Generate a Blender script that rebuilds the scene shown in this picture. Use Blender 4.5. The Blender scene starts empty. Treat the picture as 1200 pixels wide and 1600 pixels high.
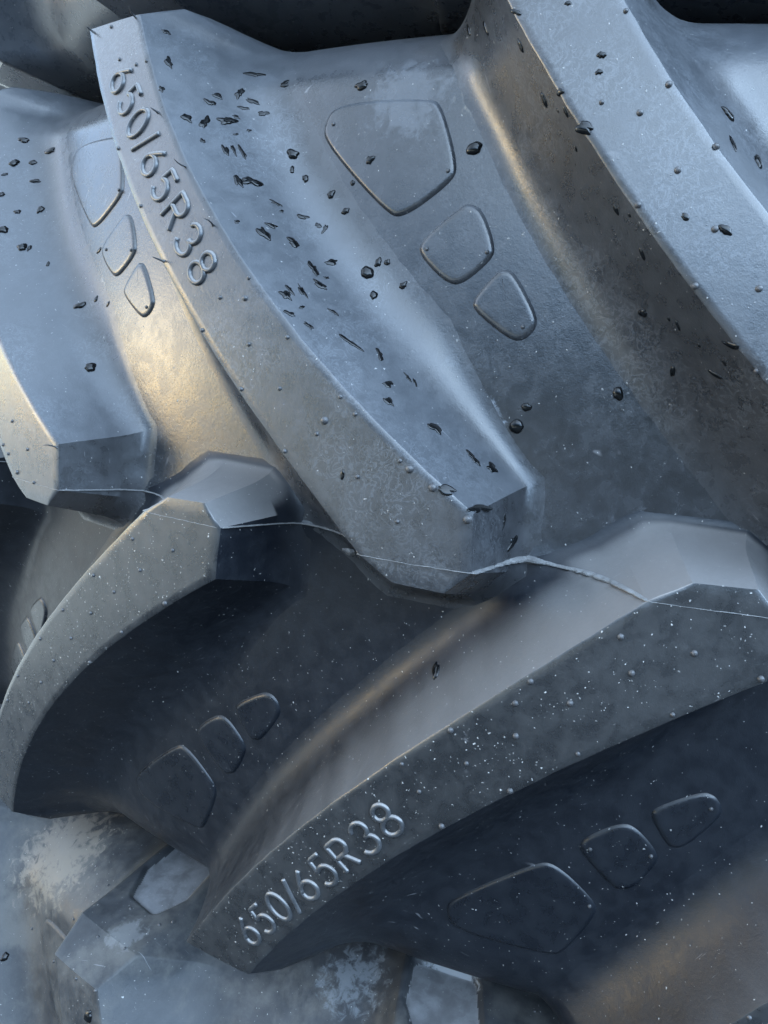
import bpy, math, random
import numpy as np
from mathutils import Vector, Matrix
from mathutils.bvhtree import BVHTree

SC = bpy.context.scene
COL = SC.collection
random.seed(7)
rng = np.random.default_rng(7)

# ------------------------------------------------------------------ camera
CAM_D, CAM_Z = 1.27367823, 0.0864293
FPX = 1226.768
R_ = Vector((-0.25973092, 0.96117417, 0.09318837)).normalized()
F_ = Vector((-0.95671366, -0.24299769, -0.16015961)).normalized()
U_ = R_.cross(F_).normalized()
R_ = F_.cross(U_).normalized()
cd = bpy.data.cameras.new('camera')
cam = bpy.data.objects.new('camera', cd)
COL.objects.link(cam)
cd.sensor_fit = 'HORIZONTAL'
cd.sensor_width = 36.0
cd.lens = 36.0 * FPX / 1200.0
cd.clip_start = 0.01
cd.clip_end = 3000
CAMLOC = Vector((CAM_D, 0, CAM_Z))
cam.matrix_world = Matrix(((R_.x, U_.x, -F_.x, CAMLOC.x), (R_.y, U_.y, -F_.y, CAMLOC.y), (R_.z, U_.z, -F_.z, CAMLOC.z), (0, 0, 0, 1)))
SC.camera = cam

# ------------------------------------------------------------------ sky, sun, exposure
SUN_AZ, SUN_EL = -71.0, 8.5            # degrees; azimuth counted from +x towards +y
w = bpy.data.worlds.new('World')
SC.world = w
w.use_nodes = True
nt = w.node_tree
bg = nt.nodes['Background']
sky = nt.nodes.new('ShaderNodeTexSky')
sky.sky_type = 'NISHITA'
sky.sun_disc = False
sky.sun_elevation = math.radians(SUN_EL)
sky.sun_rotation = math.radians(90.0 - SUN_AZ)
sky.air_density = 1.0
sky.dust_density = 0.2
sky.ozone_density = 1.5
# sky gain shaped for the light: boosted overhead, dimmed low, least towards the sun
tc = nt.nodes.new('ShaderNodeTexCoord')
sx = nt.nodes.new('ShaderNodeSeparateXYZ')
nt.links.new(tc.outputs['Generated'], sx.inputs[0])
mr = nt.nodes.new('ShaderNodeMapRange')
mr.interpolation_type = 'SMOOTHSTEP'
nt.links.new(sx.outputs['Z'], mr.inputs[0])
for i_, v_ in ((1, 0.2), (2, .62), (3, 0.0), (4, 1.0)): mr.inputs[i_].default_value = v_
dt_ = nt.nodes.new('ShaderNodeVectorMath')
dt_.operation = 'DOT_PRODUCT'
nt.links.new(tc.outputs['Generated'], dt_.inputs[0])
dt_.inputs[1].default_value = (math.cos(math.radians(-100)), math.sin(math.radians(-100)), 0)
mh = nt.nodes.new('ShaderNodeMapRange')
mh.interpolation_type = 'SMOOTHSTEP'
nt.links.new(dt_.outputs['Value'], mh.inputs[0])
for i_, v_ in ((1, .1), (2, .95), (3, .07), (4, .60)): mh.inputs[i_].default_value = v_
mx = nt.nodes.new('ShaderNodeMix')
nt.links.new(mr.outputs[0], mx.inputs[0])
nt.links.new(mh.outputs[0], mx.inputs[2])
mt = nt.nodes.new('ShaderNodeMapRange')
nt.links.new(sx.outputs['Z'], mt.inputs[0])
for i_, v_ in ((1, .5), (2, 1.0), (3, 9.0), (4, 8.0)): mt.inputs[i_].default_value = v_
ms = nt.nodes.new('ShaderNodeMapRange')          # evens out the glare round the low sun higher up
dt2 = nt.nodes.new('ShaderNodeVectorMath')
dt2.operation = 'DOT_PRODUCT'
nt.links.new(tc.outputs['Generated'], dt2.inputs[0])
dt2.inputs[1].default_value = (math.cos(math.radians(-85)), math.sin(math.radians(-85)), 0)
nt.links.new(dt2.outputs['Value'], ms.inputs[0])
for i_, v_ in ((1, -.3), (2, .5), (3, 1.0), (4, .16)): ms.inputs[i_].default_value = v_
mm = nt.nodes.new('ShaderNodeMath')
mm.operation = 'MULTIPLY'
nt.links.new(mt.outputs[0], mm.inputs[0])
nt.links.new(ms.outputs[0], mm.inputs[1])
nt.links.new(mm.outputs[0], mx.inputs[3])
vm = nt.nodes.new('ShaderNodeVectorMath')
vm.operation = 'SCALE'      # added brightening and tint of the sky, shaped for its light on the rubber
tint = nt.nodes.new('ShaderNodeVectorMath')
tint.operation = 'MULTIPLY'
tmix = nt.nodes.new('ShaderNodeMix')
tmix.data_type = 'VECTOR'
nt.links.new(mr.outputs[0], tmix.inputs[0])
tmix.inputs[4].default_value = (.93, 1.0, 1.20)
tmix.inputs[5].default_value = (1.33, 1.05, .87)
nt.links.new(tmix.outputs[1], tint.inputs[1])
nt.links.new(sky.outputs[0], vm.inputs[0])
nt.links.new(mx.outputs[0], vm.inputs['Scale'])
nt.links.new(vm.outputs[0], tint.inputs[0])
nt.links.new(tint.outputs[0], bg.inputs[0])
bg.inputs[1].default_value = 0.15
sl = bpy.data.lights.new('sun', 'SUN')
sl.energy = 0.045
sl.angle = math.radians(10)
sl.color = (1.0, 0.78, 0.48)
so = bpy.data.objects.new('sun', sl)
COL.objects.link(so)
a, e = math.radians(SUN_AZ), math.radians(SUN_EL)
SUND = Vector((math.cos(e) * math.cos(a), math.cos(e) * math.sin(a), math.sin(e)))
so.rotation_euler = SUND.to_track_quat('Z', 'Y').to_euler()
so.location = SUND * 5
vs = SC.view_settings
vs.view_transform = 'Standard'
vs.look = 'None'
vs.exposure = 3.08
vs.gamma = 1.0
vs.use_curve_mapping = False
SC.cycles.max_bounces = 6
SC.cycles.use_denoising = True

# ------------------------------------------------------------------ helpers
def ray(px, py):
    x = (px - 600) / FPX
    y = -(py - 800) / FPX
    return (F_ + R_ * x + U_ * y).normalized()

def tag(o, label=None, cat=None, group=None, kind=None):
    if label: o['label'] = label
    if cat: o['category'] = cat
    if group: o['group'] = group
    if kind: o['kind'] = kind
    return o

WM = {}                                  # world matrix of every object, kept by hand
def link(name, data, parent=None, world=None):
    o = bpy.data.objects.new(name, data)
    COL.objects.link(o)
    world = world or Matrix.Identity(4)
    if parent:
        o.parent = parent
        o.matrix_local = WM[parent.name].inverted() @ world
    else:
        o.matrix_local = world
    WM[o.name] = world
    return o

def mesh(name, verts, faces, mat, smooth=True, sharp=None):
    me = bpy.data.meshes.new(name)
    me.from_pydata([tuple(map(float, v)) for v in verts], [], faces)
    me.validate()
    if smooth:
        me.polygons.foreach_set('use_smooth', [True] * len(me.polygons))
    if sharp:
        key = {}
        for ed in me.edges:
            key[tuple(sorted(ed.vertices))] = ed.index
        for s in sharp:
            i = key.get(tuple(sorted(s)))
            if i is not None:
                me.edges[i].use_edge_sharp = True
    if mat: me.materials.append(mat)
    me.update()
    return me

# ------------------------------------------------------------------ materials
class NB:
    def __init__(s, name):
        s.m = bpy.data.materials.new(name)
        s.m.use_nodes = True
        s.t = s.m.node_tree
        s.n = s.t.nodes
        s.b = s.n['Principled BSDF']
        s.pos = s.n.new('ShaderNodeNewGeometry').outputs['Position']
    def L(s, a, b): s.t.links.new(a, b)
    def noise(s, scale, detail=4, rough=.55, dist=0., vec=None):
        x = s.n.new('ShaderNodeTexNoise')
        s.L(vec or s.pos, x.inputs['Vector'])
        x.inputs['Scale'].default_value = scale
        x.inputs['Detail'].default_value = detail
        x.inputs['Roughness'].default_value = rough
        x.inputs['Distortion'].default_value = dist
        return x.outputs['Fac']
    def vor(s, scale, vec=None, feature='F1', rand=1.0):
        x = s.n.new('ShaderNodeTexVoronoi')
        x.feature = feature
        s.L(vec or s.pos, x.inputs['Vector'])
        x.inputs['Scale'].default_value = scale
        x.inputs['Randomness'].default_value = rand
        return x
    def map(s, v, a, b, c=0., d=1., smooth=True):
        x = s.n.new('ShaderNodeMapRange')
        if smooth: x.interpolation_type = 'SMOOTHSTEP'
        x.inputs[1].default_value = a; x.inputs[2].default_value = b
        x.inputs[3].default_value = c; x.inputs[4].default_value = d
        s.L(v, x.inputs[0])
        return x.outputs[0]
    def math(s, op, a, b=None):
        x = s.n.new('ShaderNodeMath'); x.operation = op
        for i, v in enumerate((a, b)):
            if v is None: continue
            if isinstance(v, (int, float)): x.inputs[i].default_value = v
            else: s.L(v, x.inputs[i])
        return x.outputs[0]
    def mix(s, f, a, b):
        x = s.n.new('ShaderNodeMix'); x.data_type = 'RGBA'
        if isinstance(f, (int, float)): x.inputs[0].default_value = f
        else: s.L(f, x.inputs[0])
        for i, v in ((6, a), (7, b)):
            if isinstance(v, tuple): x.inputs[i].default_value = (*v, 1)
            else: s.L(v, x.inputs[i])
        return x.outputs[2]
    def scalev(s, sc, rot=(0, 0, 0)):
        x = s.n.new('ShaderNodeMapping')
        x.inputs['Scale'].default_value = sc
        x.inputs['Rotation'].default_value = rot
        s.L(s.pos, x.inputs['Vector'])
        return x.outputs[0]
    def near(s, p, r):                   # 1 at point p, 0 beyond r
        x = s.n.new('ShaderNodeVectorMath'); x.operation = 'DISTANCE'
        s.L(s.pos, x.inputs[0]); x.inputs[1].default_value = p
        return s.map(x.outputs['Value'], 0., r, 1., 0.)

def rubber(name, base=(.020, .021, .023), bloom=(.080, .084, .092), bloom_amt=.5, specks=.5, rough=(.26, .34), dust=None, dust_amt=0., stains=(), lit_film=.88, lit_film_col=(.165, .159, .155), spec=.5, worm=0., lit_film_at=(.30, .64)):
    k = NB(name)
    # soft blotches left by dried water, thin pale bloom on black rubber
    big = k.noise(9, 3, .6, .1)
    med = k.noise(95, 3, .55, .3)
    fine = k.noise(420, 4, .65, .2)
    bl = k.map(k.math('ADD', k.math('MULTIPLY', med, .65), k.math('MULTIPLY', big, .35)), .30, .74)
    edge = k.map(k.math('ABSOLUTE', k.math('SUBTRACT', med, .53)), 0.0, .022, 1., 0.)    # tide marks
    bl = k.math('ADD', k.math('MULTIPLY', bl, bloom_amt), k.math('MULTIPLY', edge, bloom_amt * .16))
    bl = k.math('MULTIPLY', bl, k.map(fine, .25, .7, .88, 1.08))
    col = k.mix(bl, base, bloom)
    ra = k.map(k.math('ADD', k.math('MULTIPLY', med, .8), k.math('MULTIPLY', fine, .2)), .36, .66, rough[0], rough[1])
    if dust:
        dn = k.map(k.math('ADD', k.math('MULTIPLY', k.noise(16, 7, .7, .1), .75), k.math('MULTIPLY', big, .25)), .44, .6)
        col = k.mix(k.math('MULTIPLY', dn, dust_amt), col, dust)
        ra = k.math('ADD', ra, k.math('MULTIPLY', dn, .14))
    for p, r, c, amt in stains:
        sm = k.map(k.math('ADD', k.math('MULTIPLY', k.noise(120, 7, .68, .5), .75), k.math('MULTIPLY', k.near(p, r), .42)), .58, .72)
        sm = k.math('MULTIPLY', sm, k.map(k.near(p, r * 1.15), .0, .25))
        col = k.mix(k.math('MULTIPLY', sm, amt), col, c)
    if worm:
        wn = k.map(k.math('ABSOLUTE', k.math('SUBTRACT', k.noise(150, 3, .6, 1.6), .5)), .0, .06, 1., 0.)
        wn = k.math('MULTIPLY', wn, k.map(k.noise(17, 3), .40, .62))
        col = k.mix(k.math('MULTIPLY', wn, worm), col, (.13, .14, .155))
    # fine scratches
    sv = k.scalev((900, 60, 60), (.3, .7, .4))
    scr = k.math('MULTIPLY', k.map(k.noise(1.0, 2, .5, .3, sv), .70, .76), k.map(k.noise(14, 2), .5, .62))
    col = k.mix(k.math('MULTIPLY', scr, .42), col, (.20, .20, .21))
    # grit: pale grains, many tiny ones and a few larger
    sp = None
    warp = k.n.new('ShaderNodeVectorMath'); warp.operation = 'ADD'
    nz = k.n.new('ShaderNodeTexNoise'); k.L(k.pos, nz.inputs['Vector']); nz.inputs['Scale'].default_value = 260
    sc_ = k.n.new('ShaderNodeVectorMath'); sc_.operation = 'SCALE'; k.L(nz.outputs['Color'], sc_.inputs[0]); sc_.inputs['Scale'].default_value = .0035
    k.L(k.pos, warp.inputs[0]); k.L(sc_.outputs[0], warp.inputs[1])
    dens = k.map(k.noise(11, 3), .38, .62)
    for scl, rad, thr in ((520, .20, .79), (260, .14, .86)):
        v = k.vor(scl, warp.outputs[0])
        s_ = k.n.new('ShaderNodeSeparateColor'); k.L(v.outputs['Color'], s_.inputs[0])
        keep = k.map(k.math('ADD', s_.outputs[0], k.math('MULTIPLY', dens, .12 * specks)), thr + .14 - .14 * specks, thr + .19 - .14 * specks)
        dot = k.map(k.math('DIVIDE', v.outputs['Distance'], k.math('ADD', k.math('MULTIPLY', s_.outputs[2], .95), .35)), rad * .5, rad * 1.1, 1., 0.)
        q = k.math('MULTIPLY', dot, keep)
        q = k.math('MULTIPLY', q, k.map(s_.outputs[1], 0., 1., .25, 1., False))
        sp = q if sp is None else k.math('MAXIMUM', sp, q)
    col = k.mix(k.math('MULTIPLY', sp, min(1., .55 + .4 * specks)), col, (.36, .355, .34))
    ra = k.math('ADD', ra, k.math('MULTIPLY', sp, .3))
    # up-facing sides paled: settled dust and dried rain plus skylight put into colour
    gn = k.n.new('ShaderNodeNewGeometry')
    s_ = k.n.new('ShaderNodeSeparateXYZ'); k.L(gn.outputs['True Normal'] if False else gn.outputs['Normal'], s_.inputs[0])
    fm = k.math('MULTIPLY', k.map(s_.outputs[2], *lit_film_at), k.map(k.math('ADD', k.math('MULTIPLY', big, .6), k.math('MULTIPLY', fine, .4)), .3, .7, .84, 1.))
    col = k.mix(k.math('MULTIPLY', fm, lit_film), col, lit_film_col)
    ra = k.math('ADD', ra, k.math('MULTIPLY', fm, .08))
    k.L(col, k.b.inputs['Base Color'])
    k.L(ra, k.b.inputs['Roughness'])
    k.b.inputs['IOR'].default_value = 1.52
    k.b.inputs['Specular IOR Level'].default_value = spec
    hgt = k.math('ADD', k.math('MULTIPLY', k.noise(1500, 2, .5), .12), k.math('MULTIPLY', fine, .25))
    hgt = k.math('ADD', hgt, k.math('MULTIPLY', k.noise(28, 2, .5), .5))
    hgt = k.math('ADD', hgt, k.math('MULTIPLY', sp, .5))
    bp = k.n.new('ShaderNodeBump')
    bp.inputs['Strength'].default_value = .35
    bp.inputs['Distance'].default_value = .0012
    k.L(hgt, bp.inputs['Height'])
    k.L(bp.outputs[0], k.b.inputs['Normal'])
    return k.m

def plain(name, col, rough, ior=1.5, bump=0.):
    k = NB(name)
    n = k.noise(140, 4)
    k.L(k.mix(k.map(n, .3, .7), tuple(c * .75 for c in col), tuple(min(1, c * 1.2) for c in col)), k.b.inputs['Base Color'])
    k.b.inputs['Roughness'].default_value = rough
    k.b.inputs['IOR'].default_value = ior
    if ior < 1.4: k.b.inputs['Specular IOR Level'].default_value = .5
    if bump:
        bp = k.n.new('ShaderNodeBump'); bp.inputs['Strength'].default_value = bump; bp.inputs['Distance'].default_value = .001
        k.L(k.noise(900, 3), bp.inputs['Height']); k.L(bp.outputs[0], k.b.inputs['Normal'])
    return k.m

M_BASE = rubber('groove_rubber', base=(.013, .0145, .017), bloom=(.060, .064, .072), rough=(.21, .29), bloom_amt=.26, specks=.3, worm=.16, lit_film=.34, lit_film_col=(.105, .115, .130), stains=(
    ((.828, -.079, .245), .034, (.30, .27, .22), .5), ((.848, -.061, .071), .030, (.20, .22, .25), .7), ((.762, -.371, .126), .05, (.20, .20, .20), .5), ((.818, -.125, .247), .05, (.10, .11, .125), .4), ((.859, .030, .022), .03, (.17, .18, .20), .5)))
M_LUG = rubber('lug_rubber', bloom_amt=.28, specks=.35, worm=.26, lit_film=.26, lit_film_col=(.100, .113, .130))
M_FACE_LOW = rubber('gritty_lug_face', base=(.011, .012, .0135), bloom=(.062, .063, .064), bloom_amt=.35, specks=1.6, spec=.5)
M_BADGE_LOW = rubber('shade_toned_badge_rubber', base=(.004, .0055, .0085), bloom=(.03, .034, .041), bloom_amt=.25, specks=.5, spec=.28, lit_film=.22)  # lower badges share the colour darkened for shade
M_LOWBASE = rubber('shade_toned_groove_rubber', base=(.004, .0055, .0085), bloom=(.03, .034, .041), bloom_amt=.25, specks=.5, spec=.26, rough=(.36, .46), lit_film=.62, lit_film_at=(.44, .72))  # near-black base puts the lower half's shade into the colour; less bloom too
M_UNDER = rubber('underside_rubber', base=(.030, .036, .046), bloom=(.08, .088, .10), bloom_amt=.4, specks=.3)  # base lightened to stand in for light missing under the top tyre
M_DUSTY = rubber('dusty_rubber', base=(.013, .0145, .017), bloom=(.055, .058, .062), bloom_amt=.35, specks=.35, dust=(.17, .16, .14), dust_amt=.24, spec=.3, rough=(.38, .48), lit_film=.05, lit_film_col=(.10, .105, .11), stains=(
    ((.806, -.286, -.332), .030, (.14, .145, .15), .4), ((.768, -.050, -.326), .045, (.24, .255, .27), .8), ((.772, -.112, -.36), .07, (.13, .145, .16), .5), ((.70, -.41, -.37), .10, (.15, .13, .105), .6)))
M_PAD = rubber('chalky_pad_rubber', base=(.05, .052, .056), bloom=(.15, .155, .165), bloom_amt=.8, specks=.3, lit_film=.2)
M_LETTER = rubber('letter_rubber', bloom_amt=.35, specks=.2)
M_LETTER_LOW = rubber('gritty_letter_rubber', base=(.026, .028, .031), bloom=(.085, .088, .092), bloom_amt=.4, specks=.5)
M_FLASH = plain('torn_flash_rubber', (.115, .115, .115), .5, bump=.6)
M_NUB = plain('nub_rubber', (.035, .035, .037), .45, bump=.3)
M_WATER = plain('water', (.003, .0035, .004), .025, 1.33)

# ------------------------------------------------------------------ tyre shape
R0, H, CC = 0.905, 0.0555, 0.3897
P = 2 * math.pi / 20
S = 0.1548
def rface(z): return R0 - CC * z * z
# outer skin of the carcass between the lugs, from the middle of the tread to the bead (r, z)
def crom(ps, n=8):
    ps = [ps[0]] + ps + [ps[-1]]
    out = []
    for i in range(1, len(ps) - 2):
        a_, b_, c_, d_ = (np.array(ps[j], float) for j in (i - 1, i, i + 1, i + 2))
        for t in np.linspace(0, 1, n, endpoint=False):
            out.append(.5 * (2 * b_ + (c_ - a_) * t + (2 * a_ - 5 * b_ + 4 * c_ - d_) * t * t + (-a_ + 3 * b_ - 3 * c_ + d_) * t ** 3))
    out.append(np.array(ps[-2], float))
    return np.array(out)
def kink(z): return .0045 * math.exp(-abs(z) / .016)
MER = {}
for sd, tail in ((1, [(.812, .276), (.795, .290), (.77, .3015), (.73, .312), (.68, .3175), (.62, .318), (.56, .300), (.51, .265), (.485, .235)]),
                 (-1, [(.8135, .281), (.798, .296), (.772, .308), (.73, .316), (.68, .3185), (.62, .318), (.56, .300), (.51, .265), (.485, .235)])):
    tread = [(R0 - H - CC * z * z + kink(z), z) for z in (0, .003, .008, .014, .022, .032, .045, .06, .08, .1, .12, .14, .16, .18, .2, .22, .24, .26)]
    MER[sd] = crom(tread + tail, 5)
def rbase(z, sd):
    m = MER[sd]
    i = int(np.argmax(m[:, 1]))
    return float(np.interp(abs(z), m[:i + 1, 1], m[:i + 1, 0]))
def cyl(r, t, z): return np.array((r * math.cos(t), r * math.sin(t), z))

def carcass_mesh(mat, mat_low):
    prof = [(r, -z) for r, z in MER[-1][::-1]] + [(r, z) for r, z in MER[1][1:]]
    inner = [(.485, .215), (.55, .265), (.66, .29), (.76, .27), (.80, .2), (.815, .0), (.80, -.2), (.76, -.27), (.66, -.29), (.55, -.265), (.485, -.215)]
    prof = prof + inner
    n, N = len(prof), 360
    V, Fc = [], []
    for i in range(N):
        t = 2 * math.pi * i / N
        for r, z in prof: V.append(cyl(r, t, z))
    for i in range(N):
        j = (i + 1) % N
        for q in range(n):
            q2 = (q + 1) % n
            Fc.append((i * n + q, j * n + q, j * n + q2, i * n + q2))
    me = mesh('tyre_carcass', V, Fc, mat)
    me.materials.append(mat_low)           # lower half gets its own rubber tone; its shading is put into the colour
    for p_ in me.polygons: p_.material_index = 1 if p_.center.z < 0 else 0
    return me

# ---- lug outline in the unrolled tread (theta, z), upper half; the lower half mirrors it
ZR = [.0295, .0384, .0475, .0641, .0866, .1065, .123, .138, .153, .173, .1936, .2144, .2378, .2583, .2772, .2916]
TR = [-.0548, -.0700, -.0855, -.1100, -.1423, -.1688, -.1893, -.2073, -.2240, -.2461, -.2668, -.2858, -.3050, -.3215, -.3355, -.3465]
ZL = [0, .0205, .0335, .0512, .0711, .09, .1113, .1318, .1532, .1756, .195, .2234, .2471, .2717, .2914]
TL = [-.1183, -.1416, -.1568, -.1795, -.2020, -.2238, -.2476, -.2684, -.2893, -.3112, -.3290, -.3522, -.3730, -.3912, -.4055]
pr = np.polyfit(ZR, TR, 4)
pl = np.polyfit(ZL, TL, 4)
fR = lambda z: float(np.polyval(pr, z))
fL = lambda z: float(np.polyval(pl, z))
ZEND = .2916
def lug_side_points(n=46):
    # left: F..E..D, right: G..A..B..C at the same station parameters
    st = list(np.linspace(0, .90, n)) + [.917, .935, .953, .97, .98, .99, 1.0]
    Lp, Rp = [], []
    for t in st:
        if t <= .97: z = ZEND * (1 - t / .97); Lp.append((fL(z), z))
        else:
            q = (t - .97) / .03; Lp.append((fL(0) * (1 - q) - .0972 * q, -.0112 * q))
        if t <= .90: z = ZEND + (.0295 - ZEND) * t / .90; Rp.append((fR(z), z))
        elif t <= .97:
            q = (t - .90) / .07; Rp.append((fR(.0295) * (1 - q) - .0530 * q, .0295 * (1 - q)))
        else:
            q = (t - .97) / .03; Rp.append((-.0530 * (1 - q) - .0666 * q, -.0120 * q))
    return Lp, Rp, st
# the end of a lug runs over the shoulder: (r_top, z_top, r_base, z_base, d_theta)
EXT = [(.722, .3168, .710, .3150, -.034), (.732, .3185, .718, .3140, -.030), (.750, .3165, .742, .3085, -.022), (.775, .3140, .763, .3025, -.015), (.800, .3115, .780, .2965, -.008), (.822, .3085, .790, .2905, -.004),
       (.8435, .3050, .7985, .2865, -.002), (.858, .2983, .8032, .2835, -.001)]
PAD = [(.742, -.026), (.742, .022), (.785, .026), (.813, .014), (.811, -.016), (.780, -.029)]

def offset_poly(pts, wd):
    n = len(pts); out = []
    for i in range(n):
        p0, p1, p2 = (np.array(pts[j % n]) for j in (i - 1, i, i + 1))
        d1 = (p1 - p0) / (np.linalg.norm(p1 - p0) + 1e-12); d2 = (p2 - p1) / (np.linalg.norm(p2 - p1) + 1e-12)
        n1 = np.array((d1[1], -d1[0])); n2 = np.array((d2[1], -d2[0]))
        m = n1 + n2; m /= np.linalg.norm(m)
        s_ = wd[i] / max(.55, float(m @ n1))
        out.append(p1 + m * s_)
    return out

WALL = [(0., 1.), (.13, .776), (.26, .552), (.36, .379)] + [(o_, .31 * ((1 - o_) / .6) ** 2.6) for o_ in (.40, .44, .49, .55, .62, .70, .78, .88, 1.)] + [(1.08, -.004)]
def sdf_poly(p, poly):                      # rounded corners of 7 mm
    c_ = np.mean(poly, 0)
    poly = [c_ + (np.array(q) - c_) * .74 for q in poly]
    d = 1e9; inside = False; n = len(poly)
    for i in range(n):
        a_, b_ = np.array(poly[i]), np.array(poly[(i + 1) % n])
        e_ = b_ - a_; w_ = p - a_
        q = w_ - e_ * np.clip(w_ @ e_ / (e_ @ e_), 0, 1)
        d = min(d, float(np.hypot(*q)))
        if (a_[1] > p[1]) != (b_[1] > p[1]) and p[0] < (b_[0] - a_[0]) * (p[1] - a_[1]) / (b_[1] - a_[1]) + a_[0]: inside = not inside
    return (-d if inside else d) - .007

def lug_mesh(sd, mat, name='tread_lug', fine_end=False, face_mat=None):
    Lp, Rp, st = lug_side_points()
    n = len(st)
    # outward widths of the flanks (metres): right flank, nose, left flank
    wl = [.043 if t < .85 else .043 - .012 * min(1, (t - .85) / .1) for t in st]
    wr = [.060 - .006 * min(1, t / .45) - .026 * max(0, (t - .72) / .18) if t <= .9 else .028 for t in st]
    jr = np.random.default_rng(11 + sd)       # edges are never quite true
    Lp = [(t + .00022 * jr.normal(), z) for t, z in Lp]
    Rp = [(t + .00022 * jr.normal(), z) for t, z in Rp]
    loop = [(t * R0, z) for t, z in Lp] + [(t * R0, z) for t, z in Rp[::-1]]
    wd = wl + wr[::-1]
    wd[n - 1] = .023; wd[n] = .022
    # ring runs down the left edge, across the nose and up the right edge: counter-clockwise, outward = right-hand side
    off = offset_poly(loop, wd)
    def blend(p, q, side):                 # keep the foot on the tread near the shoulder
        z = p[1]
        f = min(1, max(0, (ZEND - z) / .10)); f = f * f * (3 - 2 * f)
        zz = z - .0106 * max(0, z / ZEND) ** 8 + (q[1] - z) * f
        ue = p[0] + side
        return (ue + (q[0] - ue) * f) / R0, zz
    eL, eR = -wl[0] * 1.05, wr[0] * 1.25
    bl_ = [blend(loop[i], off[i], eL if i < n else eR) for i in range(2 * n)]
    BL, BR = bl_[:n], bl_[n:][::-1]
    V, Fc, sharp = [], [], []
    def add(p): V.append(p); return len(V) - 1
    mir = lambda p: np.array((p[0], p[1], sd * p[2]))
    cols = [0, .02, .1, .2, .3, .4, .5, .6, .7, .8, .9, .98, 1.]
    if fine_end: cols = [0, .02] + list(np.linspace(.05, .95, 75)) + [.98, 1.]
    nc = len(cols)
    rows = []                              # (top row points, left foot, right foot, left under, right under)
    tL0, tR0 = Lp[0][0], Rp[0][0]
    ext = EXT
    if fine_end:
        xs = np.linspace(0, len(EXT) - 1, 99)
        ea = np.array(EXT)
        ext = [tuple(np.interp(x, range(len(EXT)), ea[:, c]) for c in range(5)) for x in xs]
        ext = [e_ for e_ in ext] 
    for (rt, zt, rb, zb, dt) in ext:
        m_ = MER[sd]; im = int(np.argmax(m_[:, 1]))
        zb = float(np.interp(-rb, -m_[:im + 1, 0], m_[:im + 1, 1])) if rb > m_[im, 0] else zb   # the foot lies on the carcass
        wide = .011 * min(1, max(0, (.8719 - rt) / .028)) + .004 * min(1, max(0, (.8435 - rt) / .09))
        a_, b_ = tL0 + dt * .9 - wide, tR0 + dt * .9 + wide
        pts = []
        for i, c in enumerate(cols):
            th = a_ + (b_ - a_) * c
            drop = .0007 if i in (0, nc - 1) else 0
            zz = zt - drop
            if fine_end:
                tm = (a_ + b_) / 2
                d_ = sdf_poly(np.array((rt, (th - tm) * rt)), PAD)
                zz -= .0042 * (1 - min(1, max(0, (d_ + .002) / .004)))
            pts.append(mir(cyl(rt - drop, th, zz)))
        tf = min(1., max(.3, .3 + .7 * (rt - .722) / .03))
        rows.append((pts, (a_ + wide + eL * tf / R0, zb, rb), (b_ - wide + eR * tf / R0, zb, rb), (a_, zb, rb), (b_, zb, rb)))
    for i in range(n):
        pts = []
        for q, c in enumerate(cols):
            th = Lp[i][0] + (Rp[i][0] - Lp[i][0]) * c
            z = Lp[i][1] + (Rp[i][1] - Lp[i][1]) * c
            drop = .0007 if q in (0, nc - 1) or i == n - 1 else 0
            pts.append(mir(cyl(rface(z) - drop, th, z)))
        f_ = [(t_, z_, None) for t_, z_ in (BL[i], BR[i])]
        u_ = [(t_, z_ - .0106 * max(0, z_ / ZEND) ** 8, None) for t_, z_ in (Lp[i], Rp[i])]
        rows.append((pts, f_[0], f_[1], u_[0], u_[1]))
    nr = len(rows)
    I = [[add(p) for p in r[0]] for r in rows]
    for i in range(nr - 1):
        for c in range(nc - 1):
            Fc.append((I[i][c], I[i + 1][c], I[i + 1][c + 1], I[i][c + 1]))
    # boundary: left column down, nose row, right column up, tip row back
    B = []                                  # (top index, top point, foot, under)
    for i in range(nr): B.append((I[i][0], rows[i][0][0], rows[i][1], rows[i][3]))
    last = rows[-1]
    for c in range(1, nc - 1):
        f = cols[c]
        lerp = lambda a_, b_: (a_[0] * (1 - f) + b_[0] * f, a_[1] * (1 - f) + b_[1] * f, None)
        B.append((I[-1][c], last[0][c], lerp(last[1], last[2]), lerp(last[3], last[4])))
    for i in range(nr - 1, -1, -1): B.append((I[i][-1], rows[i][0][-1], rows[i][2], rows[i][4]))
    fst = rows[0]
    tipr = cyl(.705, (tL0 + tR0) / 2 - .03, .3155)
    for c in range(nc - 2, 0, -1):
        f = cols[c]
        th = tL0 + (tR0 - tL0) * f - .03
        B.append((I[0][c], fst[0][c], (th, .3168, .700), (th, .3150, .716)))
    nb = len(B)
    def skin(t_, z_, r_):
        if r_ is None: r_ = rbase(z_, sd if z_ >= 0 else -sd)
        return mir(cyl(r_, t_, z_))
    ring = []
    for ib, b in enumerate(B):
        und, foot = b[3], b[2]
        soft = 1. if ib < nr else max(0., 1 - (ib - nr + 1) / (nc - 2)) if ib < nr + nc - 2 else 0.   # the left flank is one long hollow curve
        rise = b[1] - skin(*und)
        rg_ = [b[0]]
        for o, q in WALL[1:]:
            t_, z_ = und[0] + (foot[0] - und[0]) * o, und[1] + (foot[1] - und[1]) * o
            r_ = None if und[2] is None else und[2] + (foot[2] - und[2]) * o
            q_ = q + soft * (((1 - o) * abs(1 - o) if o <= 1 else q) - q)
            rg_.append(add(skin(t_, z_, r_) + rise * q_))
        ring.append(rg_)
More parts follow.
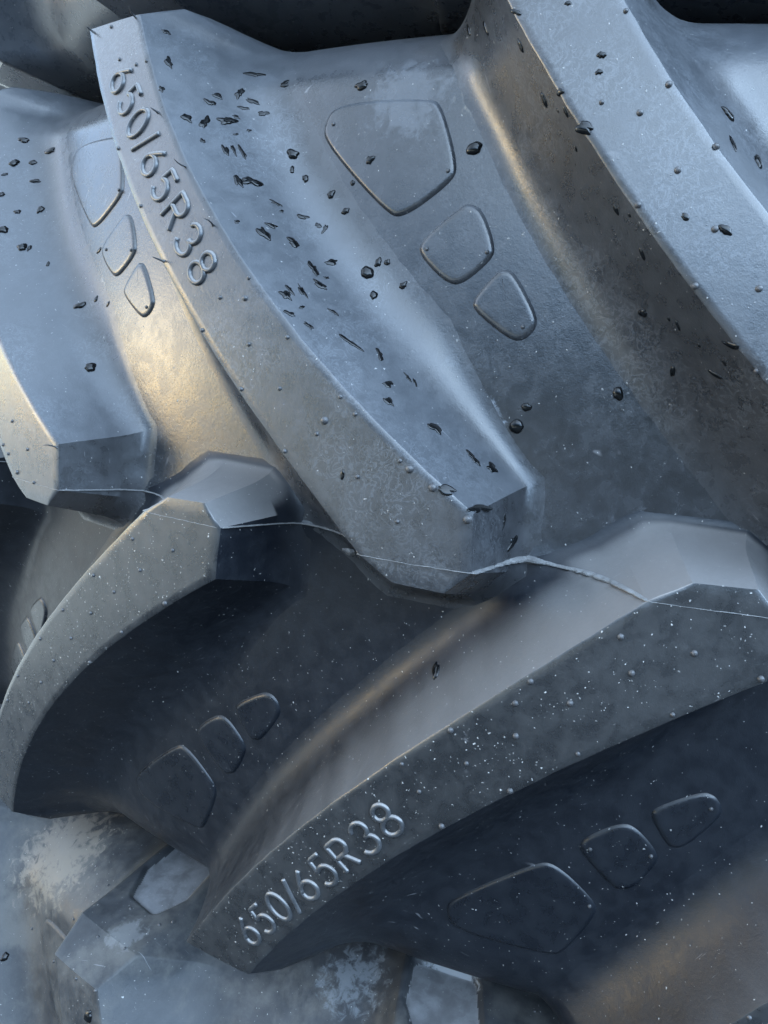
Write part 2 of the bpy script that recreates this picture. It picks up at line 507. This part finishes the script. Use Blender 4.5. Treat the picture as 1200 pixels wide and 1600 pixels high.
    for i in range(nb):
        j = (i + 1) % nb
        for q in range(len(WALL) - 1):
            Fc.append((ring[i][q], ring[i][q + 1], ring[j][q + 1], ring[j][q]))
        sharp.append((ring[i][0], ring[j][0]))
    nl = nr - n                             # index of the F-G row
    iA = nl + [k for k, t in enumerate(st) if abs(t - .90) < 1e-9][0]
    iB = nl + [k for k, t in enumerate(st) if abs(t - .97) < 1e-9][0]
    right = lambda i: nr + (nc - 2) + (nr - 1 - i)
    for b, depth in ((nr - 1, 9), (right(nr - 1), 9), (right(iA), 9), (right(iB), 5), (iB, 4), (0, 4), (right(0), 4)):
        for q in range(depth): sharp.append((ring[b][q], ring[b][q + 1]))
    for row in (nl, nl - (15 if fine_end else 2)):
        for c in range(nc - 1): sharp.append((I[row][c], I[row][c + 1]))
    if sd < 0: Fc = [f[::-1] for f in Fc]
    me = mesh(name, V, Fc, mat, True, sharp)
    if face_mat:                            # the worn outer face differs from the flanks
        me.materials.append(face_mat)
        ntop = (nr - 1) * (nc - 1)
        mi = [0] * len(me.polygons)
        for i in range(nl * (nc - 1), ntop): mi[i] = 1
        if fine_end:
            mi = [0] * len(me.polygons)
            for i in range(nl * (nc - 1)):
                c_ = me.polygons[i].center
                rr_, tt_ = math.hypot(c_.x, c_.y), math.atan2(c_.y, c_.x)
                w0 = np.interp(rr_, [e_[0] for e_ in ext], [e_[4] for e_ in ext]) * .9
                if sdf_poly(np.array((rr_, (tt_ - (tL0 + tR0) / 2 - w0) * rr_)), PAD) < -.0015: mi[i] = 1
        me.polygons.foreach_set('material_index', mi)
    return me

# badges on the groove floor, (u, z) metres at the base radius, upper half of groove 0
BADGE = dict(
 big=[(-0.2063, 0.2443), (-0.1348, 0.2438), (-0.1266, 0.239), (-0.1096, 0.207), (-0.1129, 0.1987), (-0.1408, 0.1803), (-0.153, 0.182), (-0.2104, 0.2237), (-0.213, 0.2339)],
 mid=[(-0.0967, 0.1856), (-0.0881, 0.1825), (-0.0777, 0.1649), (-0.0779, 0.1584), (-0.0937, 0.1454), (-0.1031, 0.1445), (-0.1237, 0.1583), (-0.1257, 0.1654), (-0.1019, 0.1839)],
 small=[(-0.0681, 0.1513), (-0.0614, 0.1499), (-0.0446, 0.1289), (-0.0448, 0.1226), (-0.0509, 0.1169), (-0.0587, 0.1175), (-0.0825, 0.1307), (-0.084, 0.1355), (-0.0712, 0.1501)])
def badge_mesh(poly, sd, mat):              # poly is in theta*R0? values are theta (rad) and z
    p = [np.array(q) for q in poly]
    for _ in range(3):
        o = []
        for i in range(len(p)):
            a_, b_ = p[i], p[(i + 1) % len(p)]
            o += [a_ * .75 + b_ * .25, a_ * .25 + b_ * .75]
        p = o
    c = sum(p) / len(p)
    sc = R0 - H
    rings = []
    for inset, hgt in ((-.0020, -.0007), (-.0014, .0001), (-.0007, .0008), (.0000, .0013), (.0008, .0016), (.0018, .0017)):
        rg = []
        for i in range(len(p)):
            d = p[(i + 1) % len(p)] - p[i - 1]
            d = d * np.array((sc, 1)); d /= np.linalg.norm(d)
            nrm = np.array((-d[1], d[0]))
            if nrm @ ((c - p[i]) * np.array((sc, 1))) < 0: nrm = -nrm
            rg.append((p[i] + nrm * inset / np.array((sc, 1)), hgt))
        rings.append(rg)
    for f in (.88, .8, .75, .65, .45):
        rings.append([(c + (q[0] - c) * f, .0017) for q in rings[-1]])
    V, Fc = [], []
    n = len(p)
    for rg in rings:
        for q, hgt in rg: V.append(cyl(rbase(q[1], sd) + hgt, q[0], sd * q[1]))
    V.append(cyl(rbase(c[1], sd) + .0017, c[0], sd * c[1]))
    for k_ in range(len(rings) - 1):
        for i in range(n):
            j = (i + 1) % n
            Fc.append((k_ * n + i, k_ * n + j, (k_ + 1) * n + j, (k_ + 1) * n + i))
    for i in range(n): Fc.append(((len(rings) - 1) * n + i, (len(rings) - 1) * n + (i + 1) % n, len(V) - 1))
    # consistent outward orientation
    f0 = Fc[-1]; nn = np.cross(V[f0[1]] - V[f0[0]], V[f0[2]] - V[f0[0]])
    if nn @ np.array((V[-1][0], V[-1][1], 0)) < 0: Fc = [f[::-1] for f in Fc]
    return mesh('raised_badge', V, Fc, mat)

# ---- raised lettering: strokes swept over the lug face
def arc(cx, cy, rx, ry, a0, a1, n=18): return [(cx + rx * math.cos(math.radians(a0 + (a1 - a0) * i / n)), cy + ry * math.sin(math.radians(a0 + (a1 - a0) * i / n))) for i in range(n + 1)]
GL = {
 '6': [(arc(.31, .30, .29, .30, 0, 360, 26)[:-1], True), ([(.47, .99), (.36, .88), (.22, .70), (.09, .50), (.03, .36)], False)],
 '5': [([(.55, 1.), (.14, 1.), (.09, .56)] + arc(.29, .32, .29, .32, 130, -150, 20), False)],
 '0': [(arc(.31, .5, .30, .5, 0, 360, 28)[:-1], True)],
 '/': [([(.12, -.08), (.50, 1.08)], False)],
 'R': [([(.03, 0), (.03, 1.), (.36, 1.)] + arc(.36, .75, .23, .25, 80, -80, 10) + [(.36, .5), (.06, .5)], False), ([(.32, .49), (.60, 0)], False)],
 '3': [(arc(.29, .74, .25, .26, 165, -85, 14) + arc(.28, .25, .30, .27, 82, -165, 16), False)],
 '8': [(arc(.31, .76, .24, .24, 0, 360, 22)[:-1], True), (arc(.31, .26, .29, .27, 0, 360, 24)[:-1], True)],
}
def lettering_mesh(text, p0, p1, hgt, mat):
    p0, p1 = np.array(p0), np.array(p1)
    e_ = p1 - p0; tot = np.linalg.norm(e_); e_ /= tot
    step = [0]
    for a_, b_ in zip(text, text[1:]): step.append(step[-1] + (.78 if b_ == '/' else .78 if a_ == '/' else 1.06 if a_ == 'R' else 1.))
    step = [s_ * tot / step[-1] for s_ in step]
    up = np.array((-e_[1], e_[0]))
    V, Fc = [], []
    hw, hh = .0016, .0015
    def P3(q, lift):
        u, z = q
        return cyl(rface(z) + lift, u / R0, z)
    for i, ch in enumerate(text):
        cen = p0 + e_ * step[i]
        for path, closed in GL[ch]:
            pts = [cen + e_ * (x - .31) * hgt * 1.12 + up * (y - .5) * hgt for x, y in path]
            dense = []
            m = len(pts)
            for q in range(m if closed else m - 1):
                a_, b_ = pts[q], pts[(q + 1) % m]
                k_ = max(1, int(np.linalg.norm(b_ - a_) / .0012))
                dense += [a_ + (b_ - a_) * s_ / k_ for s_ in range(k_)]
            if not closed: dense.append(pts[-1])
            m = len(dense)
            base = len(V)
            for q in range(m):
                a_ = dense[q - 1] if (closed or q) else dense[q]
                b_ = dense[(q + 1) % m] if (closed or q < m - 1) else dense[q]
                t_ = (b_ - a_) / (np.linalg.norm(b_ - a_) + 1e-12)
                nn = np.array((-t_[1], t_[0]))
                for wv, lv in ((-1, -.0005), (-.85, .0007), (-.32, 1 * hh), (.32, 1 * hh), (.85, .0007), (1, -.0005)):
                    V.append(P3(dense[q] + nn * wv * hw, lv))
            for q in range(m if closed else m - 1):
                a_, b_ = base + q * 6, base + ((q + 1) % m) * 6
                for s_ in range(5): Fc.append((a_ + s_, b_ + s_, b_ + s_ + 1, a_ + s_ + 1))
            if not closed:
                Fc.append(tuple(base + s_ for s_ in range(6))); Fc.append(tuple(base + (m - 1) * 6 + s_ for s_ in range(5, -1, -1)))
    # outward orientation
    f0 = Fc[2]; nn = np.cross(V[f0[1]] - V[f0[0]], V[f0[2]] - V[f0[0]])
    if nn @ np.array((V[0][0], V[0][1], 0)) < 0: Fc = [f[::-1] for f in Fc]
    return mesh('raised_lettering', V, Fc, mat)

# ------------------------------------------------------------------ ground the stack stands on
k = NB('yard_ground')
g1 = k.noise(6, 6, .65); g2 = k.noise(90, 4)
near_ = k.mix(k.map(k.math('ADD', k.math('MULTIPLY', g1, .6), k.math('MULTIPLY', g2, .4)), .35, .65), (.022, .021, .02), (.05, .047, .042))
far_ = k.mix(k.map(k.math('ADD', k.math('MULTIPLY', g1, .6), k.math('MULTIPLY', g2, .4)), .35, .65), (.34, .29, .22), (.50, .43, .34))
s_ = k.n.new('ShaderNodeSeparateXYZ'); k.L(k.pos, s_.inputs[0])
yy = k.math('ADD', s_.outputs[1], k.math('MULTIPLY', g1, 1.2))
k.L(k.mix(k.map(yy, -1.8, -1.2, 1., 0.), near_, far_), k.b.inputs['Base Color'])   # left side coloured paler and warm to stand for sunlit ground reflecting in rubber
k.b.inputs['Roughness'].default_value = .9
gz = -.64 - .32
gm = mesh('ground', [(-400, -400, gz), (400, -400, gz), (400, 400, gz), (-400, 400, gz)], [(0, 1, 2, 3)], k.m, False)
tag(link('ground', gm), 'plain yard ground under the stack of tyres', 'ground', kind='structure')

# ------------------------------------------------------------------ the three tyres of the stack
UP_LUG, LO_LUG = {}, {}
CARC = {}
def build_tyre(loc, phase, label, ku, kl, badges_u, badges_l, fine_end=False, mats=None, us=1):
    W = Matrix.Translation(loc) @ Matrix.Rotation(phase, 4, 'Z')
    root = link('tractor_tyre', None, None, Matrix.Translation((loc[0], loc[1], loc[2] - .318)))
    tag(root, label, 'tyre', 'tractor tyres stacked flat on one another')
    mb, mu, ml, mb2 = mats
    CARC[root.name] = link('tyre_carcass', carcass_mesh(mb, mb2), root, W)
    res = {'root': root, 'up': {}, 'lo': {}, 'W': W, 'badge': []}
    if ku:
        me = lug_mesh(1, mu, fine_end=fine_end, face_mat=M_PAD if fine_end else None)
        for q in ku: res['up'][q] = link('tread_lug', me, root, W @ Matrix.Rotation(q * P, 4, 'Z'))
    if kl:
        me = lug_mesh(-1, ml, face_mat=M_FACE_LOW)
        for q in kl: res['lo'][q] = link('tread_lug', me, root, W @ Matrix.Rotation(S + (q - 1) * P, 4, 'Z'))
    for sd, lst in ((1, badges_u), (-1, badges_l)):
        if not lst: continue
        for nm in ('big', 'mid', 'small'):
            me = badge_mesh(BADGE[nm], sd, mb if sd > 0 else M_BADGE_LOW)
            for q in lst:
                o = link('raised_badge', me, root, W @ Matrix.Rotation(q * P if sd > 0 else S + (q - 1) * P, 4, 'Z'))
                res['badge'].append(o)
    return res
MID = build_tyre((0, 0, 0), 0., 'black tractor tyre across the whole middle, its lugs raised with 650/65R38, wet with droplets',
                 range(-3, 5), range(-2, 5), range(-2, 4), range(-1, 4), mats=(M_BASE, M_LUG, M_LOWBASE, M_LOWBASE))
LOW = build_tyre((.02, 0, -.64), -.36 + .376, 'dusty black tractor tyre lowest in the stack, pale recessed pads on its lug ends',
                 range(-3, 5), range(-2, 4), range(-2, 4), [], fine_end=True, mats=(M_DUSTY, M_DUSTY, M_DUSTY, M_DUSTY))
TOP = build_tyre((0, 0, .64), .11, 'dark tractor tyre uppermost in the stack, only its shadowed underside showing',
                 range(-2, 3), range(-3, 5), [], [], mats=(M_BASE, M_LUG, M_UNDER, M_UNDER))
for r_ in (MID,):
    r_['up'][0]['label'] = 'long lug with raised 650/65R38 reading downwards'
    r_['lo'][1]['label'] = 'gritty lug with raised 650/65R38 reading upwards'

let = lettering_mesh('650/65R38', (-.317, .2533), (-.2217, .1399), .0186, M_LETTER)
link('raised_lettering', let, MID['up'][0], Matrix.Identity(4))
let = lettering_mesh('650/65R38', (-.311, -.2546), (-.2200, -.1422), .0186, M_LETTER)
let.materials[0] = M_LETTER_LOW
link('raised_lettering', let, MID['lo'][1], Matrix.Rotation(S, 4, 'Z'))

# ------------------------------------------------------------------ ray casting on what is built
def gather(objs):
    V, Fc, own = [], [], []
    for o in objs:
        b = len(V); Wm = WM[o.name]
        V += [Wm @ v.co for v in o.data.vertices]
        for p in o.data.polygons:
            Fc.append([b + i for i in p.vertices]); own.append(o)
    return BVHTree.FromPolygons(V, Fc), own
SURF = [CARC[MID['root'].name], CARC[LOW['root'].name]] + list(MID['up'].values()) + list(MID['lo'].values()) + MID['badge'] + list(LOW['up'].values()) + LOW['badge']
BV, OWN = gather(SURF)
def hit(px, py):
    loc, nrm, idx, d = BV.ray_cast(CAMLOC, ray(px, py))
    if loc is None: return None
    if nrm.dot(ray(px, py)) > 0: nrm = -nrm
    return loc, nrm, OWN[idx]

# ------------------------------------------------------------------ mould seam flash round the middle of the tread
TREADV = [CARC[MID['root'].name]] + list(MID['up'].values()) + list(MID['lo'].values())
BT, _ = gather(TREADV)
pts = []
th = -1.0
while th < .75:
    o_ = Vector((1.1 * math.cos(th), 1.1 * math.sin(th), .0002)); d_ = -Vector((math.cos(th), math.sin(th), 0))
    l_, n_, i_, dd = BT.ray_cast(o_, d_)
    if l_ is not None: pts.append(np.array((l_.x, l_.y)))
    th += .0006
res_ = [pts[0]]
for p in pts[1:]:
    dv = p - res_[-1]; L_ = np.linalg.norm(dv)
    if L_ < .0011: continue
    m = max(1, int(L_ / .0016))
    for q in range(1, m + 1): res_.append(res_[-1] + dv / m if q < m else p)
pts = np.array(res_)
V, Fc = [], []
nv = len(pts)
from mathutils import noise as mnoise
for i in range(nv):
    t_ = pts[min(nv - 1, i + 2)] - pts[max(0, i - 2)]
    t_ /= np.linalg.norm(t_) + 1e-9
    nn = np.array((t_[1], -t_[0]))
    rr = np.linalg.norm(pts[i]); ang = math.atan2(pts[i][1], pts[i][0])
    if nn @ pts[i] < 0 and rr > .9: nn = -nn
    f1 = mnoise.noise(Vector((i * .05, 3.1, 0))); f2 = mnoise.noise(Vector((i * .35, 8.4, 0)))
    onface = rr > .9035
    hh = .0003 + .0004 * f1 + .0003 * f2 if onface else .0014 + .0012 * f1 + .0009 * f2
    gap = math.exp(-((ang + .030) / .014) ** 2) + .55 * math.exp(-((ang - .012) / .016) ** 2)
    f3 = mnoise.noise(Vector((i * .9, 1.7, 5.)))
    hh += .0026 * gap * (.7 + .9 * f2 + .6 * f3)
    hh = max(-.0003, hh)
    wd_ = .00025 if onface else .00045 + .0013 * gap
    zoff = .0004 * f1
    b3 = np.array((pts[i][0] - nn[0] * .0008, pts[i][1] - nn[1] * .0008))
    t3 = pts[i] + nn * hh
    V += [(b3[0], b3[1], zoff - wd_), (b3[0], b3[1], zoff + wd_ * 1.8), (t3[0], t3[1], zoff + wd_ * .4 + .0004 * f2 + .0008 * gap), (t3[0], t3[1], zoff - wd_ * .3 + .0003 * f2 + .0008 * gap)]
for i in range(nv - 1):
    a_, b_ = 4 * i, 4 * i + 4
    for q in range(4):
        q2 = (q + 1) % 4
        Fc.append((a_ + q, a_ + q2, b_ + q2, b_ + q))
seam = link('mould_seam', mesh('mould_seam', V, Fc, M_FLASH, False), MID['root'], Matrix.Identity(4))
seam['label'] = 'thin pale torn line of flash round the middle of the tread'

# ------------------------------------------------------------------ vent nubs and rubber hairs
def dome_mesh(r, h, mat, seg=12):
    V, Fc = [], []
    prof = [(1.15, -.15), (1.0, .0), (.95, .35), (.75, .7), (.42, .93)]
    for rr, hh in prof:
        for i in range(seg): V.append((rr * r * math.cos(2 * math.pi * i / seg), rr * r * math.sin(2 * math.pi * i / seg), hh * h))
    V.append((0, 0, h))
    for k_ in range(len(prof) - 1):
        for i in range(seg): Fc.append((k_ * seg + i, k_ * seg + (i + 1) % seg, (k_ + 1) * seg + (i + 1) % seg, (k_ + 1) * seg + i))
    for i in range(seg): Fc.append(((len(prof) - 1) * seg + i, (len(prof) - 1) * seg + (i + 1) % seg, len(V) - 1))
    return mesh('vent_nub', V, Fc, mat)
def hair_mesh(r, L_, mat, seg=8):
    V, Fc = [], []
    st_ = [(1.8, -.06, 0), (1.1, .04, 0), (.8, .3, .02), (.65, .6, .10), (.45, .85, .22), (.15, 1., .32)]
    for rr, hh, bend in st_:
        for i in range(seg): V.append((rr * r * math.cos(2 * math.pi * i / seg) + bend * L_, rr * r * math.sin(2 * math.pi * i / seg), hh * L_))
    for k_ in range(len(st_) - 1):
        for i in range(seg): Fc.append((k_ * seg + i, k_ * seg + (i + 1) % seg, (k_ + 1) * seg + (i + 1) % seg, (k_ + 1) * seg + i))
    Fc.append(tuple((len(st_) - 1) * seg + i for i in range(seg)))
    return mesh('vent_hair', V, Fc, mat)
NUBS = [dome_mesh(.0012, .0011, M_NUB), dome_mesh(.0016, .0014, M_NUB), dome_mesh(.0010, .0009, M_NUB), dome_mesh(.0021, .0016, M_NUB)]
HAIRS = [hair_mesh(.0007, .0075, M_NUB), hair_mesh(.0007, .0055, M_NUB), hair_mesh(.0006, .009, M_NUB)]
def orient(loc, nrm, spin, tilt=0.):
    q = nrm.to_track_quat('Z', 'Y')
    return Matrix.Translation(loc) @ q.to_matrix().to_4x4() @ Matrix.Rotation(spin, 4, 'Z') @ Matrix.Rotation(tilt, 4, 'Y')
def put_nub(px, py, kind):
    h_ = hit(px, py)
    if not h_: return
    loc, nrm, own = h_
    if kind == 'h':
        o = link('vent_hair', random.choice(HAIRS), own, orient(loc, nrm, random.uniform(0, 6.28), random.uniform(-.5, .5)))
    else:
        o = link('vent_nub', NUBS[kind], own, orient(loc, nrm, random.uniform(0, 6.28)))
for px, py, kd in [
    (146,50,'h'),(212,27,'h'),(174,42,0),(187,93,0),(213,101,0),(229,95,0),(156,138,'h'),(247,176,'h'),(229,172,1),(185,232,0),(290,260,'h'),(333,352,'h'),(220,322,0),(256,408,'h'),
    (389,434,0),(344,465,0),(383,466,1),(316,516,0),(389,538,0),(449,527,0),(377,608,0),(437,607,0),(532,620,0),(507,657,3),(495,678,0),(555,647,0),(445,705,0),(559,745,0),(625,720,0),(640,733,3),(676,762,3),(730,812,3),(621,815,0),
    (207,842,0),(270,860,0),(219,891,0),(146,899,0),(178,925,0),(98,953,0),(142,958,0),(63,998,0),(111,997,0),(190,988,0),(84,1032,0),(28,1056,0),(64,1066,0),(45,1098,0),(12,1094,0),(140,1035,0),(258,943,1),
    (19,658,0),(5,695,0),(43,702,0),(13,709,0),(27,738,1),(53,754,0),(88,699,'h'),
    (970,995,1),(987,1052,1),(1085,1021,1),(1189,1061,1),(891,1099,1),(805,1099,1),(704,1141,1),(806,1150,1),(729,1193,0),(903,1178,0),(1051,1117,0),(829,1065,1),(628,1194,0),(797,1236,1),(655,1237,0),(690,1291,1),(1171,1590,0),
    (978,17,0),(1045,132,1),(1000,176,1),(1119,229,1),(1059,266,1),(997,320,1),(1186,451,1),(1086,447,1),(1117,358,1),(1182,580,0),(940,160,0),
    (667,389,0),(761,394,0),(817,511,0),(700,267,0),(521,194,0),(186,297,0),(205,391,0),(229,480,0),(166,390,0),(1111,1264,0),(1017,1338,0),(922,1327,0),(921,1416,0),
    (50,1451,0),(169,1383,0),(115,1436,0),(153,1464,0),(195,1482,0),(204,1420,0),(270,1441,0),(84,1502,0),(119,1529,0),(149,1548,0),(249,1445,0),(640,1540,0),(640,1594,0),(836,1580,0)]:
    put_nub(px, py, kd)
# the torn flake that sticks out of the seam at the left edge of the lettered lug
h_ = hit(556, 862)
if h_:
    loc, nrm, own = h_
    V, Fc = [], []
    for i in range(9):
        t_ = i / 8
        wv = .0022 * (.5 + .7 * math.sin(2.6 * t_ + .4)) * (1 - .5 * t_)
        x = -.0085 * t_
        z = .0020 + .0016 * math.sin(5 * t_)
        V += [(x, -wv, z), (x, wv, z + .0008), (x, wv * .8, z - .0007), (x, -wv * .8, z - .0010)]
    for i in range(8):
        for q in range(4): Fc.append((4 * i + q, 4 * i + (q + 1) % 4, 4 * i + 4 + (q + 1) % 4, 4 * i + 4 + q))
    Fc += [(0, 1, 2, 3), (35, 34, 33, 32)]
    tz = Vector((0, 0, 1)); ty = Vector((-math.sin(-.12), math.cos(-.12), 0)); tx = Vector((math.cos(-.12), math.sin(-.12), 0))
    Wm = Matrix(((ty.x, tz.x, tx.x, loc.x), (ty.y, tz.y, tx.y, loc.y), (ty.z, tz.z, tx.z, loc.z), (0, 0, 0, 1)))
    link('torn_flake', mesh('torn_flake', V, Fc, M_FLASH), own, Wm)

# ------------------------------------------------------------------ water droplets, every one a thing of its own
def drop_mesh(seed, length, width, ragged):
    r_ = np.random.default_rng(seed)
    n, V, Fc = 40, [], []
    ph = r_.uniform(0, 6.28, 6); am = r_.uniform(.3, 1., 6)
    rad = []
    for i in range(n):
        a_ = 2 * math.pi * i / n
        q = sum(am[j] * math.sin((j + 2) * a_ + ph[j]) / (j + 1.6) for j in range(6))
        rad.append(max(.35, 1 + ragged * .75 * q))
    h_ = (.15 if ragged > .6 else .28) * min(length, width)
    prof = [(1.0, -.25), (1.0, .02), (.93, .38), (.78, .68), (.55, .88), (.28, .98)]
    for f, hz in prof:
        for i in range(n):
            a_ = 2 * math.pi * i / n
            rr = rad[i] * f if f > .8 else (rad[i] * .75 + .25) * f
            V.append((rr * length / 2 * math.cos(a_), rr * width / 2 * math.sin(a_), hz * h_))
    V.append((0, 0, h_))
    for k_ in range(len(prof) - 1):
        for i in range(n): Fc.append((k_ * n + i, k_ * n + (i + 1) % n, (k_ + 1) * n + (i + 1) % n, (k_ + 1) * n + i))
    for i in range(n): Fc.append(((len(prof) - 1) * n + i, (len(prof) - 1) * n + (i + 1) % n, len(V) - 1))
    return mesh('water_droplet', V, Fc, M_WATER)
def put_drop(px, py, lpx, wpx, ang, ragged, label, group):
    h_ = hit(px, py)
    if not h_: return
    loc, nrm, own = h_
    dist = (loc - CAMLOC).length
    s_ = dist / FPX
    # direction of the long axis: the picture angle carried on to the surface
    d2 = (R_ * math.cos(ang) + U_ * math.sin(ang))
    d2 = d2 - ray(px, py) * (d2.dot(nrm) / ray(px, py).dot(nrm))
    stretch = d2.length
    d2.normalize()
    y_ = nrm.cross(d2)
    Wm = Matrix(((d2.x, y_.x, nrm.x, loc.x), (d2.y, y_.y, nrm.y, loc.y), (d2.z, y_.z, nrm.z, loc.z), (0, 0, 0, 1)))
    o = link('water_droplet', drop_mesh(int(px * 7 + py * 13), lpx * s_ * min(1.8, stretch), wpx * s_ * 1.15, ragged), None, Wm)
    tag(o, label, 'droplet', group)
D_ = lambda deg: math.radians(deg)
z1 = lambda l: [(x / 2, y / 2, *r) for x, y, *r in l]
z2 = lambda l: [(600 + x / 2, y / 2, *r) for x, y, *r in l]
# (x, y, length px, width px, picture angle)
flank_hi = z1([(520,100,14,6,-30),(527,195,15,9,-70),(505,278,9,7,-60),(797,233,30,9,-8),(890,262,13,9,10),(680,300,18,7,-22),(655,320,17,8,-35),(748,292,14,9,60),(790,317,19,7,-25),(762,338,17,5,-5),(583,368,18,11,-30),(640,382,16,10,70),(710,378,18,14,20),(738,365,12,5,-15),(822,355,14,8,5),(633,440,8,6,0),(705,470,17,7,-75),(730,468,14,6,-65),(757,475,20,7,-60),(737,420,6,4,0),(778,408,6,5,0),(745,565,21,9,-70),(787,568,25,15,-10),(862,635,18,6,-25),(848,705,16,9,-25),(825,730,24,13,-60),(880,660,6,5,0),(740,693,9,6,-20)])
flank_lo = z1([(917,758,19,14,-15),(945,678,14,9,-20),(995,705,9,7,60),(1015,715,12,6,70),(980,840,21,10,-70),(1035,820,20,9,10),(1000,890,24,11,-30),(1020,868,7,5,0),(893,922,22,12,-40),(905,905,15,8,-50),(945,910,24,7,-60),(905,980,16,9,-25),(965,1018,15,8,-40),(1042,975,15,7,-40),(943,960,8,6,0),(1095,1070,36,9,-35),(1187,1108,18,9,-65)]) + z2([(75,1180,15,6,-50),(97,1195,13,5,-70),(12,1200,17,10,0),(15,1255,22,10,-45),(160,1338,30,14,-35),(278,1430,27,12,-45),(337,1462,17,13,0),(195,1530,32,12,-15),(298,1588,30,14,10)]) + [(788,815,22,6,80),(801,848,19,13,50)]
floor = z1([(915,482,17,14,10),(913,530,10,6,70),(955,558,10,10,0),(1035,608,11,11,20),(1080,660,11,9,0),(1102,572,9,6,40),(1157,500,15,9,70),(1130,268,20,10,15)]) + z2([(-18,820,15,9,70),(10,820,12,7,70),(60,892,11,10,0),(445,1272,16,11,60),(1035 - 400,1170,2,2,0)])[:-1]
big = [(574,426,20,19,0,'bright round water droplet left of the middle badge on the groove floor'),(741,232,22,17,10,'bright water droplet right of the largest badge, alone on the groove floor'),(966,615,17,17,0,'round water droplet alone low in the broad groove, a white glint on top'),(807,666,24,18,15,'water droplet with a white glint on the groove floor, low beside the lettered lug'),(584,461,13,10,70,'small bright water droplet just below the bright round one on the groove floor')]
wall_r = z2([(265,95,17,6,-75),(318,88,23,6,-70),(427,143,21,8,-70),(500,312,24,8,-70),(568,350,17,6,-65),(543,345,7,4,-60),(600,465,9,4,-70),(725,655,18,7,-65),(767,672,8,5,-60),(807,793,20,7,-65),(808,978,12,11,0),(890,998,7,4,-60),(918,1017,16,5,-65),(902,1160,14,8,80),(1035,1170,26,7,-35),(1063,1135,10,4,-60),(985,1080,7,4,-60)])
face_r = z2([(627,400,25,14,-35),(413,38,14,6,-30),(680,172,11,9,0),(672,225,9,7,-30),(942,678,14,7,-35),(1067,718,18,12,-30),(1085,1078,24,10,-25),(575,10,10,5,0),(550,288,10,8,-60)])
flank_r = z2([(1075,358,22,12,-50),(1090,450,22,9,-65),(1168,505,19,11,-70)])
left_g = z1([(75,438,16,7,0),(155,472,16,7,15),(45,510,13,10,10),(103,508,14,6,5),(5,608,9,7,0),(110,566,13,6,0),(127,655,11,8,60),(10,718,16,10,10),(55,662,10,6,0),(70,773,14,11,10),(92,775,8,5,60),(250,955,18,9,15),(300,935,11,5,65),(338,950,9,4,65),(283,1148,18,13,10),(310,783,12,4,55),(15,545,9,4,15),(150,825,8,4,60)])
low_g = [(681,1048,30,13,75),(535,742,17,6,85)]
GP = [
 (flank_hi, .8, 'dark ragged water droplet high on the blue flank right of the downward lettering', 'water droplets high on the lettered lug flank'),
 (flank_lo, .8, 'dark ragged water droplet low on the flank between lettering and lug nose', 'water droplets low on the lettered lug flank'),
 (floor, .5, 'small water droplet on the floor of the broad groove beside the three badges', 'water droplets on the broad groove floor'),
 (wall_r, .25, 'dark elongated water droplet on the brownish flank of the upper right lug', 'water droplets on the brownish right flank'),
 (face_r, .5, 'dark water droplet on the pale blue face of the upper right lug', 'water droplets on the pale right lug face'),
 (flank_r, .5, 'dark water droplet on the pale flank at the far upper right', 'water droplets at the far upper right'),
 (left_g, .5, 'small water droplet in the left groove, behind the lettered lug', 'water droplets in the left groove')]
for lst, rg, lb, gp in GP:
    for x, y, l_, w_, an in lst: put_drop(x, y, l_, w_, D_(an), rg, lb, gp)
for x, y, l_, w_, an, lb in big: put_drop(x, y, l_, w_, D_(an), .25, lb, 'water droplets on the broad groove floor')
put_drop(681, 1048, 28, 12, D_(80), .5, 'black water droplet alone on the upper flank of the gritty lettered lug', 'single water droplets')
put_drop(535, 742, 17, 6, D_(88), .2, 'small black water droplet on the plain lower face of the lettered lug', 'single water droplets')
put_drop(138, 1588, 14, 11, D_(60), .4, 'black water droplet low on the lower tyre lug under the pale chamfer', 'single water droplets')
put_drop(8, 1495, 12, 8, D_(70), .4, 'black water droplet at the far lower left on the dusty tyre', 'single water droplets')
